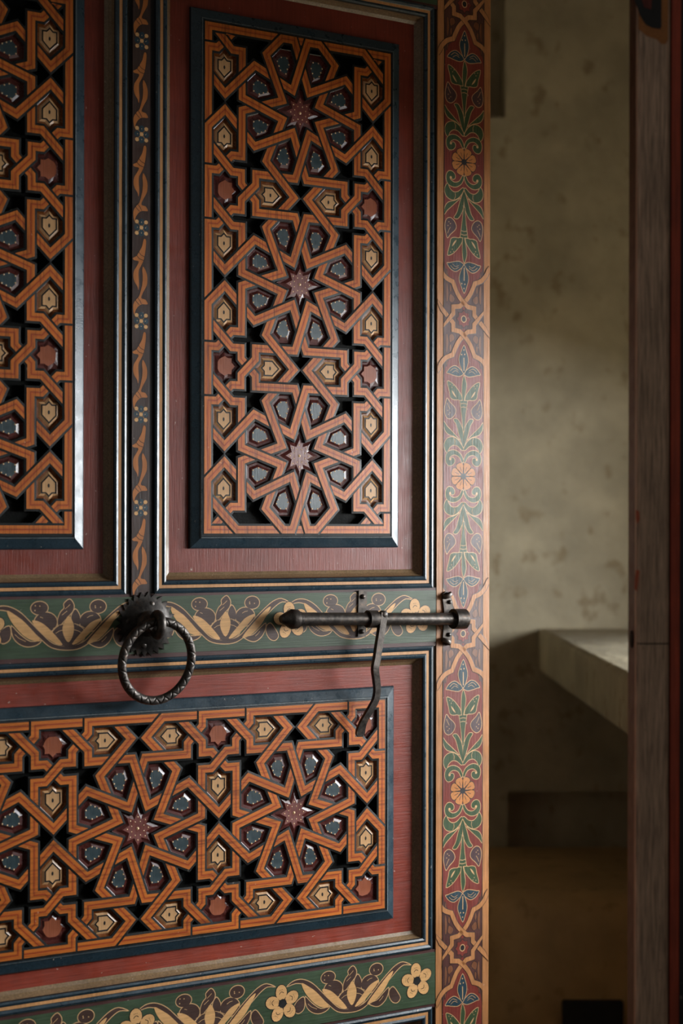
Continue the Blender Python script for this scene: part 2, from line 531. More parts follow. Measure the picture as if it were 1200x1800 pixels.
def lattice_chains(stars, rect, clip, drop_y, ccw, special=None):
    """strap paths of one panel. rect: centre lines of the border (x0,x1,y0,y1)."""
    x0, x1, y0, y1 = rect
    cx0, cx1, cy0, cy1 = clip
    E = {}
    cells = set()
    for (sx, sy) in stars:
        for dx in (-2, 0, 2):
            for dy in (-2, 0, 2):
                cells.add((sx+dx, sy+dy))
    for (sx, sy) in cells:
        for a, b in BASE_EDGES:
            for p, q in zip(d4(a), d4(b)):
                P, Q = Vector((p[0]+sx, p[1]+sy)), Vector((q[0]+sx, q[1]+sy))
                # clip to the rectangle
                t0, t1 = 0.0, 1.0
                ok = True
                d = Q-P
                for pp, qq in ((-d.x, P.x-cx0), (d.x, cx1-P.x), (-d.y, P.y-cy0), (d.y, cy1-P.y)):
                    if abs(pp) < 1e-9:
                        if qq < 0: ok = False
                    else:
                        r = qq/pp
                        if pp < 0: t0 = max(t0, r)
                        else: t1 = min(t1, r)
                if not ok or t1-t0 < 1e-3:
                    continue
                A, B = P+d*t0, P+d*t1
                k = tuple(sorted([(round(A.x, 3), round(A.y, 3)), (round(B.x, 3), round(B.y, 3))]))
                if k[0] != k[1]:
                    E[k] = True
    adj = {}
    for a, b in E:
        adj.setdefault(a, []).append(b); adj.setdefault(b, []).append(a)
    used = set()
    def step(prev, cur):
        c = [n for n in adj[cur] if n != prev]
        if not c: return None
        d = (Vector(cur)-Vector(prev)).normalized()
        if len(c) == 1: return c[0]
        best = max(c, key=lambda n: (Vector(n)-Vector(cur)).normalized().dot(d))
        return best
    def walk(a, b):
        path = [a, b]
        while True:
            n = step(path[-2], path[-1])
            if n is None: return path
            k = tuple(sorted((path[-1], n)))
            if k in used or k == tuple(sorted((a, b))) : return path
            used.add(k)
            path.append(n)
            if len(path) > 400: return path
    chains = []
    for e in E:                                    # open chains first
        for a, b in (e, e[::-1]):
            if len(adj[a]) == 1 and e not in used:
                used.add(e)
                chains.append(walk(a, b))
    for e in E:
        if e not in used:
            used.add(e)
            chains.append(walk(*e))
    def clean(c):
        out = [Vector(c[0])]
        for p in c[1:-1]:
            p = Vector(p)
            out.append(p)
        out.append(Vector(c[-1]))
        res = [out[0]]
        for i in range(1, len(out)-1):
            d1, d2 = (out[i]-res[-1]).normalized(), (out[i+1]-out[i]).normalized()
            if d1.dot(d2) < 0.9995:
                res.append(out[i])
        res.append(out[-1])
        return res
    chains = [clean(c) for c in chains]
    # --- ends on the border
    def side_of(p):
        if abs(p.x-cx0) < 2e-3: return 'L'
        if abs(p.x-cx1) < 2e-3: return 'R'
        if abs(p.y-cy0) < 2e-3: return 'B'
        if abs(p.y-cy1) < 2e-3: return 'T'
    out_n = {'L': Vector((-1, 0)), 'R': Vector((1, 0)), 'T': Vector((0, 1)), 'B': Vector((0, -1))}
    lim = {'L': x0, 'R': x1, 'T': y1, 'B': y0}
    def tangent(s):
        n = out_n[s]
        t = Vector((-n.y, n.x))
        return t if ccw else -t
    def to_line(p, d, s, shift=0.0):
        if s in 'LR':
            t = (lim[s]+shift*(1 if s == 'L' else -1)-p.x)/d.x
        else:
            t = (lim[s]+shift*(1 if s == 'B' else -1)-p.y)/d.y
        return p+d*t
    corners = [Vector((x0, y0)), Vector((x1, y0)), Vector((x1, y1)), Vector((x0, y1))]
    W, Hh = x1-x0, y1-y0
    def per_pos(p):
        if abs(p.y-y0) < 1e-4: return p.x-x0
        if abs(p.x-x1) < 1e-4: return W+p.y-y0
        if abs(p.y-y1) < 1e-4: return W+Hh+x1-p.x
        return 2*W+Hh+y1-p.y
    TOT = 2*(W+Hh)
    merges = []                                    # (perimeter position, chain, which end, direction of last segment)
    recs = []
    for c in chains:
        recs.append({'pts': c, 'cut0': None, 'cut1': None, 'w': BW})
    pend = []
    for ri, r in enumerate(recs):
        for end in (0, 1):
            pts = r['pts'] if end == 1 else r['pts'][::-1]
            s = side_of(pts[-1])
            if s is None:
                continue
            n = out_n[s]
            d = (pts[-1]-pts[-2]).normalized()
            perp = abs(d.dot(n)) > 0.98
            dd = (pts[-2]-pts[-3]).normalized() if perp and len(pts) > 2 else d
            kind = 'merge' if dd.dot(tangent(s)) > 0.1 else 'cut'
            if special:
                sp = special(pts[-1], s)
                if sp: kind = sp
            if kind == 'cut':
                if perp and len(pts) > 2:
                    pts = pts[:-1]; d = dd
                q = to_line(pts[-1], d, s, BW/2)
                if len(pts) > 1 and (q-pts[-2]).dot(d) > 0.02:
                    pts = pts[:-1]+[q]
                cut = (q, Vector((-n.y, n.x)))
                r['cut1' if end == 1 else 'cut0'] = cut
                r['pts'] = pts if end == 1 else pts[::-1]
            elif kind == 'merge':
                q = to_line(pts[-1], d, s)
                pts = pts[:-1]+[q]
                r['pts'] = pts if end == 1 else pts[::-1]
                merges.append((per_pos(q), ri, end, d, q))
            else:
                q = to_line(pts[-1], d, s)
                pts = pts[:-1]+[q]
                r['pts'] = pts if end == 1 else pts[::-1]
                pend.append((kind, ri, end, d, q))
    # joined hexagon tops
    stops = [(m[0], m[3], m[4]) for m in merges]
    starts = []
    dead = set()
    groups = {}
    for k in pend:
        groups.setdefault(k[0], []).append(k)
    alias = {}
    def root(i):
        while i in alias: i = alias[i]
        return i
    for kind, L in groups.items():
        if len(L) != 2:
            continue
        L.sort(key=lambda k: abs(k[4].x-(-0.0)))
        a, b2 = L                                # a nearer to the axis
        # after joining, ends of a rec may have moved: search by coordinates
        def take(q):
            for i, r in enumerate(recs):
                if i in dead: continue
                if (r['pts'][0]-q).length < 1e-6: return i, 0
                if (r['pts'][-1]-q).length < 1e-6: return i, 1
            return None
        ia, ea = take(a[4]); ib, eb = take(b2[4])
        if ia != ib:
            pa = recs[ia]['pts'] if ea == 1 else recs[ia]['pts'][::-1]
            pb = recs[ib]['pts'] if eb == 0 else recs[ib]['pts'][::-1]
            ca = recs[ia]['cut0'] if ea == 1 else recs[ia]['cut1']
            cb = recs[ib]['cut1'] if eb == 0 else recs[ib]['cut0']
            recs.append({'pts': pa+pb, 'cut0': ca, 'cut1': cb, 'w': BW})
            # redirect merges that pointed to the joined chains
            nm = []
            for m in merges:
                pos, ri, end, d, q = m
                if ri in (ia, ib):
                    ri = len(recs)-1
                    end = 1 if (recs[ri]['pts'][-1]-q).length < 1e-6 else 0
                nm.append((pos, ri, end, d, q))
            merges[:] = nm
            dead.add(ia); dead.add(ib)
        pos = per_pos(b2[4])
        stops.append((pos, b2[3], b2[4]))
        starts.append((pos, b2[3], b2[4]))
    dirn = 1 if ccw else -1
    def run_from(pos):
        best = None
        for p, d, q in stops:
            g = (p-pos)*dirn % TOT
            if g > 1e-3 and (best is None or g < best[0]):
                best = (g, d, q)
        g, d, q = best
        path = []
        cs = []
        for i, c in enumerate(corners):
            pc = [0, W, W+Hh, 2*W+Hh][i]
            gc = (pc-pos)*dirn % TOT
            if 1e-3 < gc < g-1e-3:
                cs.append((gc, c))
        cs.sort(key=lambda z: z[0])
        path = [c for _, c in cs]+[q]
        last = (path[-1]-path[-2]).normalized() if len(path) > 1 else None
        return path, d, q
    extra = []
    def stop_cut(path, d, q, prev):
        last = (q-prev).normalized()
        nrm = Vector((-d.y, d.x))
        if nrm.dot(last) > 0: nrm = -nrm
        return (q+nrm*BW/2, d)
    for pos, ri, end, d, q in merges:
        path, sd, sq = run_from(pos)
        prev = path[-2] if len(path) > 1 else q
        cut = stop_cut(path, sd, sq, prev)
        r = recs[ri]
        if end == 1:
            r['pts'] = r['pts']+path; r['cut1'] = cut
        else:
            r['pts'] = path[::-1]+r['pts']; r['cut0'] = cut
    for pos, d, q in starts:
        g = [m for m in merges if abs(m[0]-pos) < 1e-3]
        nearest = min(((p-pos)*dirn % TOT for p, _, _ in stops if (p-pos)*dirn % TOT > 1e-3))
        path, sd, sq = run_from(pos)
        # a piece of border starting here only if the way on is free of a joined hexagon
        if any((s2[2]-q).length < 1.3 and abs(s2[2].y-q.y) < 1e-6 and (s2[2].x-q.x)*((path[0]-q).x) > 0 for s2 in starts if s2[2] is not q):
            continue
        prev = path[-2] if len(path) > 1 else q
        nrm = Vector((-d.y, d.x))
        fwd = (path[0]-q).normalized()
        if nrm.dot(fwd) < 0: nrm = -nrm
        extra.append({'pts': [q]+path, 'cut0': (q+nrm*BW/2, d), 'cut1': stop_cut(path, sd, sq, prev), 'w': BW})
    return [r for i, r in enumerate(recs) if i not in dead]+extra

# ---- insets
def half_clip(poly, p, n):
    """keep the part of poly where (x-p).n >= 0"""
    out = []
    L = len(poly)
    for i in range(L):
        a, b = Vector(poly[i]), Vector(poly[(i+1) % L])
        da, db = (a-p).dot(n), (b-p).dot(n)
        if da >= 0: out.append(tuple(a))
        if da*db < 0: out.append(tuple(a+(b-a)*(da/(da-db))))
    return out

def petal_poly():
    w = BW/2
    c = Vector((-.20, .53))
    poly = [(-.9, .1), (.3, .1), (.3, 1.), (-.9, 1.)]
    for a, b in ((PP, TP), ((-PP[0], PP[1]), (-NP[0], NP[1])), (NP, PP), (NP, QP), ((-.245, .11), (-.465, .615)), ((-.465, .615), (-.09, 1.))):
        a, b = Vector(a), Vector(b)
        d = (b-a).normalized(); n = Vector((-d.y, d.x))
        if n.dot(c-a) < 0: n = -n
        poly = half_clip(poly, a+n*w, n)
    return poly
HOUSE = [(-1, .607), (-1.067, .54), (-1.1575, .54), (-1.1575, .336), (-1, .178), (-.8425, .336), (-.8425, .54), (-.933, .54)]
JEWEL = [(-.783, 1), (-.8495, .933), (-.8495, .8495), (-.933, .8495), (-1, .783), (-1.067, .8495), (-1.1505, .8495), (-1.1505, .933), (-1.217, 1),
         (-1.1505, 1.067), (-1.1505, 1.1505), (-1.067, 1.1505), (-1, 1.217), (-.933, 1.1505), (-.8495, 1.1505), (-.8495, 1.067)]

GEMS = {}
def gem_mesh(kind, poly, unit):
    key = (kind, tuple((round(p[0], 2), round(p[1], 2)) for p in poly))
    if key in GEMS:
        return GEMS[key]
    b = MB()
    P = [Vector(p)*unit for p in poly]
    n = len(P)
    def ring(s):
        return [p*s for p in P]
    def band(s0, z0, s1, z1, mat):
        A, B = ring(s0), ring(s1)
        b.add([(q.x, z0, q.y) for q in A]+[(q.x, z1, q.y) for q in B], [(i, (i+1) % n, n+(i+1) % n, n+i) for i in range(n)], mat)
    def cap(s, z, mat):
        b.add([(q.x, z, q.y) for q in ring(s)], [range(n)], mat)
    def dot(x, y, r, z, mat='dot'):
        k = 7
        b.add([(x+r*math.cos(2*PI*i/k), z, y+r*math.sin(2*PI*i/k)) for i in range(k)]+[(x, z+r*0.5, y)],
              [(i, (i+1) % k, k) for i in range(k)], mat)
    lip, low, top = -3.1, -6.0, -4.9                    # the inset dips from the strap edge and rises again to a flat boss
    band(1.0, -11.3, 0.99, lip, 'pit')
    if kind == 'petal':
        band(0.99, lip, 0.95, lip-0.5, 'black')
        band(0.95, lip-0.5, 0.90, low, 'maroon')
        band(0.90, low, 0.74, low-0.2, 'maroon')
        band(0.74, low-0.2, 0.55, top, 'maroon')
        cap(0.55, top, 'teal')
        L = ring(0.49)
        per = []
        for i in range(n):
            per.append(L[i])
        gaps = sorted(range(n), key=lambda i: -(L[i]-L[(i+1) % n]).length)[:2]
        for i in gaps:
            per.append((L[i]+L[(i+1) % n])/2)
        for q in per:
            dot(q.x, q.y, 1.05, top)
    elif kind == 'house':
        band(0.99, lip, 0.94, lip-0.5, 'black')
        band(0.94, lip-0.5, 0.89, low, 'amber')
        band(0.89, low, 0.74, low-0.2, 'amber')
        band(0.74, low-0.2, 0.58, top, 'cream')
        band(0.58, top, 0.57, top-0.5, 'ink')
        band(0.57, top-0.5, 0.48, top-0.5, 'ink')
        band(0.48, top-0.5, 0.47, top, 'ink')
        cap(0.47, top, 'cream')
        e = [(math.cos(2*PI*i/8), math.sin(2*PI*i/8)) for i in range(8)]
        b.add([(x*1.3, top+0.12, y*2.5) for x, y in e], [range(8)], 'ink')
    elif kind == 'jewel':
        band(0.99, lip, 0.95, lip-0.5, 'black')
        band(0.95, lip-0.5, 0.91, low, 'maroon')
        band(0.91, low, 0.76, low, 'maroon')
        A = ring(0.76)
        B = [p*(0.60*min(p.length, 0.190*unit)/p.length) for p in P]
        b.add([(q.x, low, q.y) for q in A]+[(q.x, top, q.y) for q in B], [(i, (i+1) % n, n+(i+1) % n, n+i) for i in range(n)], 'maroon')
        b.add([(q.x, top, q.y) for q in B], [range(n)], 'rosewood')
    elif kind == 'star':
        band(0.99, lip, 0.97, lip-0.4, 'black')
        band(0.97, lip-0.4, 0.93, -5.6, 'maroon')
        band(0.93, -5.6, 0.80, -5.7, 'maroon')
        band(0.80, -5.7, 0.56, top+0.5, 'maroon')
        cap(0.56, top+0.5, 'starred')
        dot(0, 0, 1.9, top+0.5)
        for i in range(8):
            a = PI/4*i
            dot(14.0*math.cos(a), 14.0*math.sin(a), 0.95, top+0.5)
            dot(8.8*math.cos(a+PI/8), 8.8*math.sin(a+PI/8), 0.85, top+0.5)
    me = b.mesh(kind+'_inset')
    fix_normals(me)
    GEMS[key] = me
    return me

def panel_gems(parent, stars, rect, unit, org):
    """place all insets of a panel; rect are the inner edges of the border"""
    x0, x1, y0, y1 = rect
    done = {}
    shapes = []
    pet = petal_poly()
    star = []
    for k in range(16):
        a = PI/2+k*PI/8
        r = 0.325 if k % 2 == 0 else 0.195
        star.append((r*math.cos(a), r*math.sin(a)))
    cells = set()
    for sx, sy in stars:
        for dx in (-2, 0, 2):
            for dy in (-2, 0, 2):
                cells.add((sx+dx, sy+dy))
    for sx, sy in sorted(cells):
        shapes.append(('star', [(x+sx, y+sy) for x, y in star]))
        for base, kind in ((pet, 'petal'), (HOUSE, 'house'), (JEWEL, 'jewel')):
            for t in range(8):
                shapes.append((kind, [(d4(p)[t][0]+sx, d4(p)[t][1]+sy) for p in base]))
    names = {'petal': 'teal_hexagon_inset', 'house': 'amber_inset', 'jewel': 'rosewood_inset', 'star': 'star_inset'}
    for kind, poly in shapes:
        c = sum((Vector(p) for p in poly), Vector((0, 0)))/len(poly)
        k = (round(c.x, 2), round(c.y, 2))
        if k in done:
            continue
        done[k] = 1
        m = 0.03 if kind in ('house', 'jewel') else -0.09
        if kind in ('house', 'jewel') and not (x0+m < c.x < x1-m and y0+m < c.y < y1-m):
            continue
        if kind in ('petal', 'star') and not (x0-m < c.x < x1+m and y0-m < c.y < y1+m):
            continue
        q = poly
        for p, n in ((Vector((x0, 0)), Vector((1, 0))), (Vector((x1, 0)), Vector((-1, 0))), (Vector((0, y0)), Vector((0, 1))), (Vector((0, y1)), Vector((0, -1)))):
            q = half_clip(q, p, n)
        if len(q) < 5:
            continue
        area = abs(sum(q[i][0]*q[(i+1) % len(q)][1]-q[(i+1) % len(q)][0]*q[i][1] for i in range(len(q))))
        if area < 0.03:
            continue
        # turn clockwise outlines round so that faces agree
        bb = [min(p[0] for p in q), max(p[0] for p in q), min(p[1] for p in q), max(p[1] for p in q)]
        c = Vector(((bb[0]+bb[1])/2, (bb[2]+bb[3])/2))
        me = gem_mesh(kind, [(p[0]-c.x, p[1]-c.y) for p in q], unit)
        link(names[kind], me, parent, ((org[0]+c.x*unit)/1000, 0, (org[1]+c.y*unit)/1000))

# ------------------------------------------------------------------ the room beyond the doorway
def setting_mesh(name, b, **kw):
    me = b.mesh(name)
    fix_normals(me)
    o = link(name, me)
    return tag(o, kind='structure', **kw)

class WB(MB):
    """the same collector in world metres"""
    def wbox(s, x0, x1, y0, y1, z0, z1, mat):
        s.box(x0*1000, x1*1000, -y0*1000, -y1*1000, z0*1000, z1*1000, mat)

YB = 3.9
b = WB()
NX0, NX1, NZ0, NZ1 = -0.05, 0.372, 2.335, 2.75              # niche high in the back wall
b.wbox(-1.3, NX0, YB, YB+0.3, 0, 3.0, 'plaster')
HX0, HX1, HZ0, HZ1 = 0.380, 0.98, 0.60, 0.795               # low recess behind the bench
b.wbox(NX1, HX0, YB, YB+0.3, 0, 3.0, 'plaster')
b.wbox(HX1, 1.2, YB, YB+0.3, 0, 3.0, 'plaster')
b.wbox(HX0, HX1, YB, YB+0.3, 0, HZ0, 'plaster')
b.wbox(HX0, HX1, YB, YB+0.3, HZ1, 3.0, 'plaster')
b.wbox(HX0, HX1, YB+0.06, YB+0.3, HZ0, HZ1, 'plaster')
b.wbox(NX0, NX1, YB, YB+0.3, 0, NZ0, 'plaster')
b.wbox(NX0, NX1, YB, YB+0.3, NZ1, 3.0, 'plaster')
b.wbox(NX0, NX1, YB+0.14, YB+0.3, NZ0, NZ1, 'plaster')
setting_mesh('wall_back', b, label='mottled olive plaster wall at the end of the room beyond the door', cat='wall')
WY0, WY1, WZ0, WZ1 = 1.82, 3.30, 1.08, 1.665
b = WB()
b.wbox(1.05, 1.65, -1.0, WY0, 0, 3.0, 'plaster')
b.wbox(1.05, 1.65, WY1, YB, 0, 3.0, 'plaster')
b.wbox(1.05, 1.65, WY0, WY1, 0, WZ0, 'plaster')
b.wbox(1.05, 1.65, WY0, WY1, WZ1, 3.0, 'plaster')
setting_mesh('wall_right', b, label='plaster side wall with the window that lights the room beyond', cat='wall')
b = WB(); b.wbox(-1.6, -1.3, 1.86, YB, 0, 3.0, 'plaster')
setting_mesh('wall_left', b, label='plaster side wall hidden behind the open carved door', cat='wall')
b = WB(); b.wbox(-1.6, 1.6, -1.0, YB, -0.1, 0.0, 'floor')
setting_mesh('floor', b, label='dim brown floor of the room beyond the door', cat='floor')
b = WB(); b.wbox(-1.6, 1.65, 1.80, YB, 3.0, 3.1, 'plaster')
setting_mesh('ceiling', b, label='plaster ceiling of the room beyond the door', cat='ceiling')

def bevel_box(name, x0, x1, y0, y1, z0, z1, mat, r, seg=4):
    import bmesh
    bm = bmesh.new()
    bmesh.ops.create_cube(bm, size=1.0)
    for v in bm.verts:
        v.co = Vector(((x0+x1)/2+v.co.x*(x1-x0), (y0+y1)/2+v.co.y*(y1-y0), (z0+z1)/2+v.co.z*(z1-z0)))
    bmesh.ops.bevel(bm, geom=bm.edges[:], offset=r, segments=seg, profile=0.5, affect='EDGES')
    me = bpy.data.meshes.new(name)
    bm.to_mesh(me); bm.free()
    me.materials.append(M[mat])
    for p in me.polygons: p.use_smooth = True
    return me

o = link('plaster_ledge', bevel_box('plaster_ledge', 0.45, 1.05, 2.66, YB-0.002, 1.068, 1.168, 'plaster', 0.012))
tag(o, 'pale thick plaster ledge jutting from the wall beneath the window', 'ledge')
# the low hearth-like bench with a black mouth
t = empty('plaster_bench', (0.75, 3.6, 0), label='low dark rounded plaster bench with a black opening under the ledge', cat='bench')
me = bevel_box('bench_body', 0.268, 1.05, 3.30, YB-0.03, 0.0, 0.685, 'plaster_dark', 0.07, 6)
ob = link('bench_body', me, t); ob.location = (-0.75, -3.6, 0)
me = bevel_box('bench_mouth', 0.428, 0.545, 3.285, 3.36, 0.18, 0.486, 'hollow_black', 0.004, 2)  # solid black block, painted in place of the shade inside an opening
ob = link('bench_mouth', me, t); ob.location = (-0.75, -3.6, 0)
# ------------------------------------------------------------------ the carved door
door = empty('door_1', world_pt(0, 0, -EYE*1000), THETA,
             'open carved wooden door painted red, blue, green and orange with starry lattice panels', 'door', 'structure')
DROOT = EYE                     # door meshes are modelled with v = 0 at eye level
def dlink(name, b, parent=None, smooth=False):
    me = b.mesh(name, smooth)
    fix_normals(me)
    return link(name, me, parent or door, (0, 0, DROOT) if parent is None else (0, 0, 0))

V_BOT, V_TOP = -1385, 770
U_R, U_L = 240, -815
MU = -287.3
# right and left stiles
def stile(u0, u1, first):
    b = MB()
    b.box(u0, u1, -40, -0.3, V_BOT, V_TOP, 'border')
    b.box(u0+10.8, u1-11.2, -3, 0.0, V_BOT, V_TOP, 'stile_brown')
    for e in (u0+10.4, u1-11.6):
        b.box(e, e+0.9, -3, 0.12, V_BOT, V_TOP, 'ink')
    return dlink('stile', b)
stile_r = stile(151.5, U_R, True)
stile_l = stile(U_L, U_L+88.5, False)
b = MB()
b.box(-299, -275.6, -40, 0.6, -84, 705, 'muntin')
b.box(-303, -299, -40, -2.5, -84, 705, 'ink')
b.box(-275.6, -268, -40, -2.5, -84, 705, 'ink')
muntin = dlink('muntin', b)
def rail(v0, v1, full=True):
    b = MB()
    b.box(U_L+88.5, 150.2, -40, 0.0, v0, v1, 'green')
    b.box(U_L+88.5, 151.5, -40, -1.2, v0-5.5, v0, 'plum')
    b.box(U_L+88.5, 151.5, -40, -1.2, v1, v1+3.5, 'plum')
    return dlink('rail', b)
rail1 = rail(-155.2, -86.0)
rail2 = rail(-642.5, -573.2)
rail3 = rail(702.5, 770)
b = MB()
b.box(145, 151.5, -40, -3.0, V_BOT, 705, 'ink')
b.box(U_L+88.5, U_L+95, -40, -3.0, V_BOT, 705, 'ink')
dlink('stile_groove', b)

FIELD = -11.5
FRAME_PROFILE = [(0, -3.0, 'navy'), (0.6, 0.8, 'blue'), (3.2, 1.9, 'blue'), (6.0, 0.8, 'ink'), (6.8, 0.2, 'line_z'), (10.6, 0.2, 'ink'), (11.2, 0.6, 'blue'),
                 (13.6, 1.5, 'blue'), (16.0, 0.5, 'ink'), (17.0, -1.4, 'cove'), (18.6, -5.2, 'cove'), (21.4, -9.0, 'cove'), (25.5, -11.4, 'cove')]
BEVEL_PROFILE = [(0, FIELD, 'navy'), (0.5, -7.6, 'blue'), (2.0, -6.6, 'blue'), (12.4, -2.9, 'blue'), (12.9, -2.0, 'edge'), (13.8, -1.6, 'blue'), (14.8, -1.5, 'ink'), (15.4, -2.6, 'black'), (18.4, -3.0, 'black')]
def mitred(name, u0, u1, v0, v1, prof, n=4):
    """four mitred lengths of moulding round a rectangle, profile running inwards"""
    A, B, C, D = (u0, v0), (u1, v0), (u1, v1), (u0, v1)
    cs = [(A, (1, 1)), (B, (-1, 1)), (C, (-1, -1)), (D, (1, -1))]
    for i in range(4):
        (p, pi), (q, qi) = cs[i], cs[(i+1) % 4]
        b = MB()
        for k in range(len(prof)-1):
            (d0, h0, m), (d1, h1, _) = prof[k], prof[k+1]
            b.add([(p[0]+pi[0]*d0, h0, p[1]+pi[1]*d0), (q[0]+qi[0]*d0, h0, q[1]+qi[1]*d0),
                   (q[0]+qi[0]*d1, h1, q[1]+qi[1]*d1), (p[0]+pi[0]*d1, h1, p[1]+pi[1]*d1)], [(0, 1, 2, 3)], m)
        dlink(name, b)

def opening(u0, u1, v0, v1, lat, red):
    """frame moulding, recessed field and raised moulding; lat = the lattice rectangle"""
    mitred('frame_moulding', u0, u1, v0, v1, FRAME_PROFILE)
    b = MB()
    b.box(u0+20, u1-20, -26, FIELD, v0+20, v1-20, red)
    dlink('panel_field', b)
    if lat:
        l0, l1, m0, m1 = lat
        e = 17.2
        mitred('raised_moulding', l0-e, l1+e, m0-e, m1+e, BEVEL_PROFILE)
        b = MB()
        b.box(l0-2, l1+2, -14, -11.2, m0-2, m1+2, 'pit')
        return dlink('lattice_panel', b)

UNIT = 109.7
LB = (-199.6, 77.0, -11.0, 625.8)
pB = opening(-268.9, 145.4, -83.0, 699.5, LB, 'red_z')
LA = (2*MU-LB[1], 2*MU-LB[0], LB[2], LB[3])
pA = opening(2*MU-145.4, 2*MU+268.9, -83.0, 699.5, LA, 'red_z')
LC = (-645.2, 70.6, -505.4, -229.4)
pC = opening(2*MU-145.4, 145.4, -568.5, -160.2, LC, 'red_x')
opening(2*MU-145.4, 145.4, -1290, -645.5, None, 'red_x')
b = MB(); b.box(U_L+88.5, 151.5, -40, 0, V_BOT, -1290, 'green'); dlink('rail', b)

STRAP_Z = (-11.3, -2.2, 0.30)
def build_panel(parent, chains, unit, org, seed, xlim=None, wood='strap'):
    out = []
    for pts, c0, c1, ch in weave(chains, seed):
        P = [Vector(p)*unit+Vector(org) for p in pts]
        conv = lambda c: (Vector(c[0])*unit+Vector(org), c[1]) if c else None
        if xlim and max(p.x for p in P) < xlim:
            continue
        Q = [P[0]]
        for p in P[1:]:
            if (p-Q[-1]).length > 0.05: Q.append(p)
        if len(Q) < 2:
            continue
        try:
            b = strap_mesh('strap', Q, BW*unit, BO*unit, conv(c0), conv(c1), *STRAP_Z, wood)
        except Exception as ex:
            print('strap failed', ex); continue
        me = b.mesh('strap')
        fix_normals(me)
        out.append(link('strap', me, parent))
    return out

def specialB(p, s):
    if s in 'TB':
        ax = abs(p.x)
        if ax < 0.5:
            return ('T' if s == 'T' else 'B')+('r' if p.x > 0 else 'l')
        if 0.8 < ax < 0.99:
            return 'merge' if (p.x > 0) == (s == 'T') else 'cut'
        return 'cut'
starsB = [(0, 0), (0, 2), (0, 4)]
rectB = (-BORDER, BORDER, -0.862, 4.83)
chB = lattice_chains(starsB, rectB, (-1.2, 1.2, -.772, 4.772), .77, True, specialB)
def seedB(P, di, dj):
    if (P-Vector((-1, .695))).length < .01:
        return di.x*di.y < 0                        # the strap falling to the right lies on top
    return None
orgB = (-61.3, 90.2)
UB = 110.0
straps_B = build_panel(pB, chB, UB, orgB, seedB)
for yy in (rectB[2], rectB[3]):
    P = [Vector((x*UB+orgB[0], yy*UB+orgB[1])) for x in (-.27, .27)]
    me = strap_mesh('strap', P, BW*UB, BO*UB, None, None, -11.3, -2.45, 0.2).mesh('strap')
    fix_normals(me)
    link('strap', me, pB)
panel_gems(pB, starsB, (-BORDER+.06, BORDER-.06, -.86+.05, 4.83-.05), UB, orgB)
# the left hand panel is the same work; copies share its meshes
offA = (2*MU-2*orgB[0])/1000
for ch in list(pB.children):
    c = ch.copy()
    COL.objects.link(c)
    c.parent = pA
    c.location.x += offA

starsC = [(0, 0), (-2, 0), (-4, 0)]
rectC = (-4-BORDER, BORDER, -BORDER, BORDER)
chC = lattice_chains(starsC, rectC, (-5.2, 1.2, -1.2, 1.2), 9, False)
def seedC(P, di, dj):
    if (P-Vector((-.695, 1))).length < .01:
        return di.x*di.y < 0
    return None
orgC = (-68.0, -367.4)
UC = 109.9
straps_C = build_panel(pC, chC, UC, orgC, seedC, None, 'strap_x')
panel_gems(pC, starsC, (-5.15, BORDER-.06, -BORDER+.06, BORDER-.06), UC, orgC)

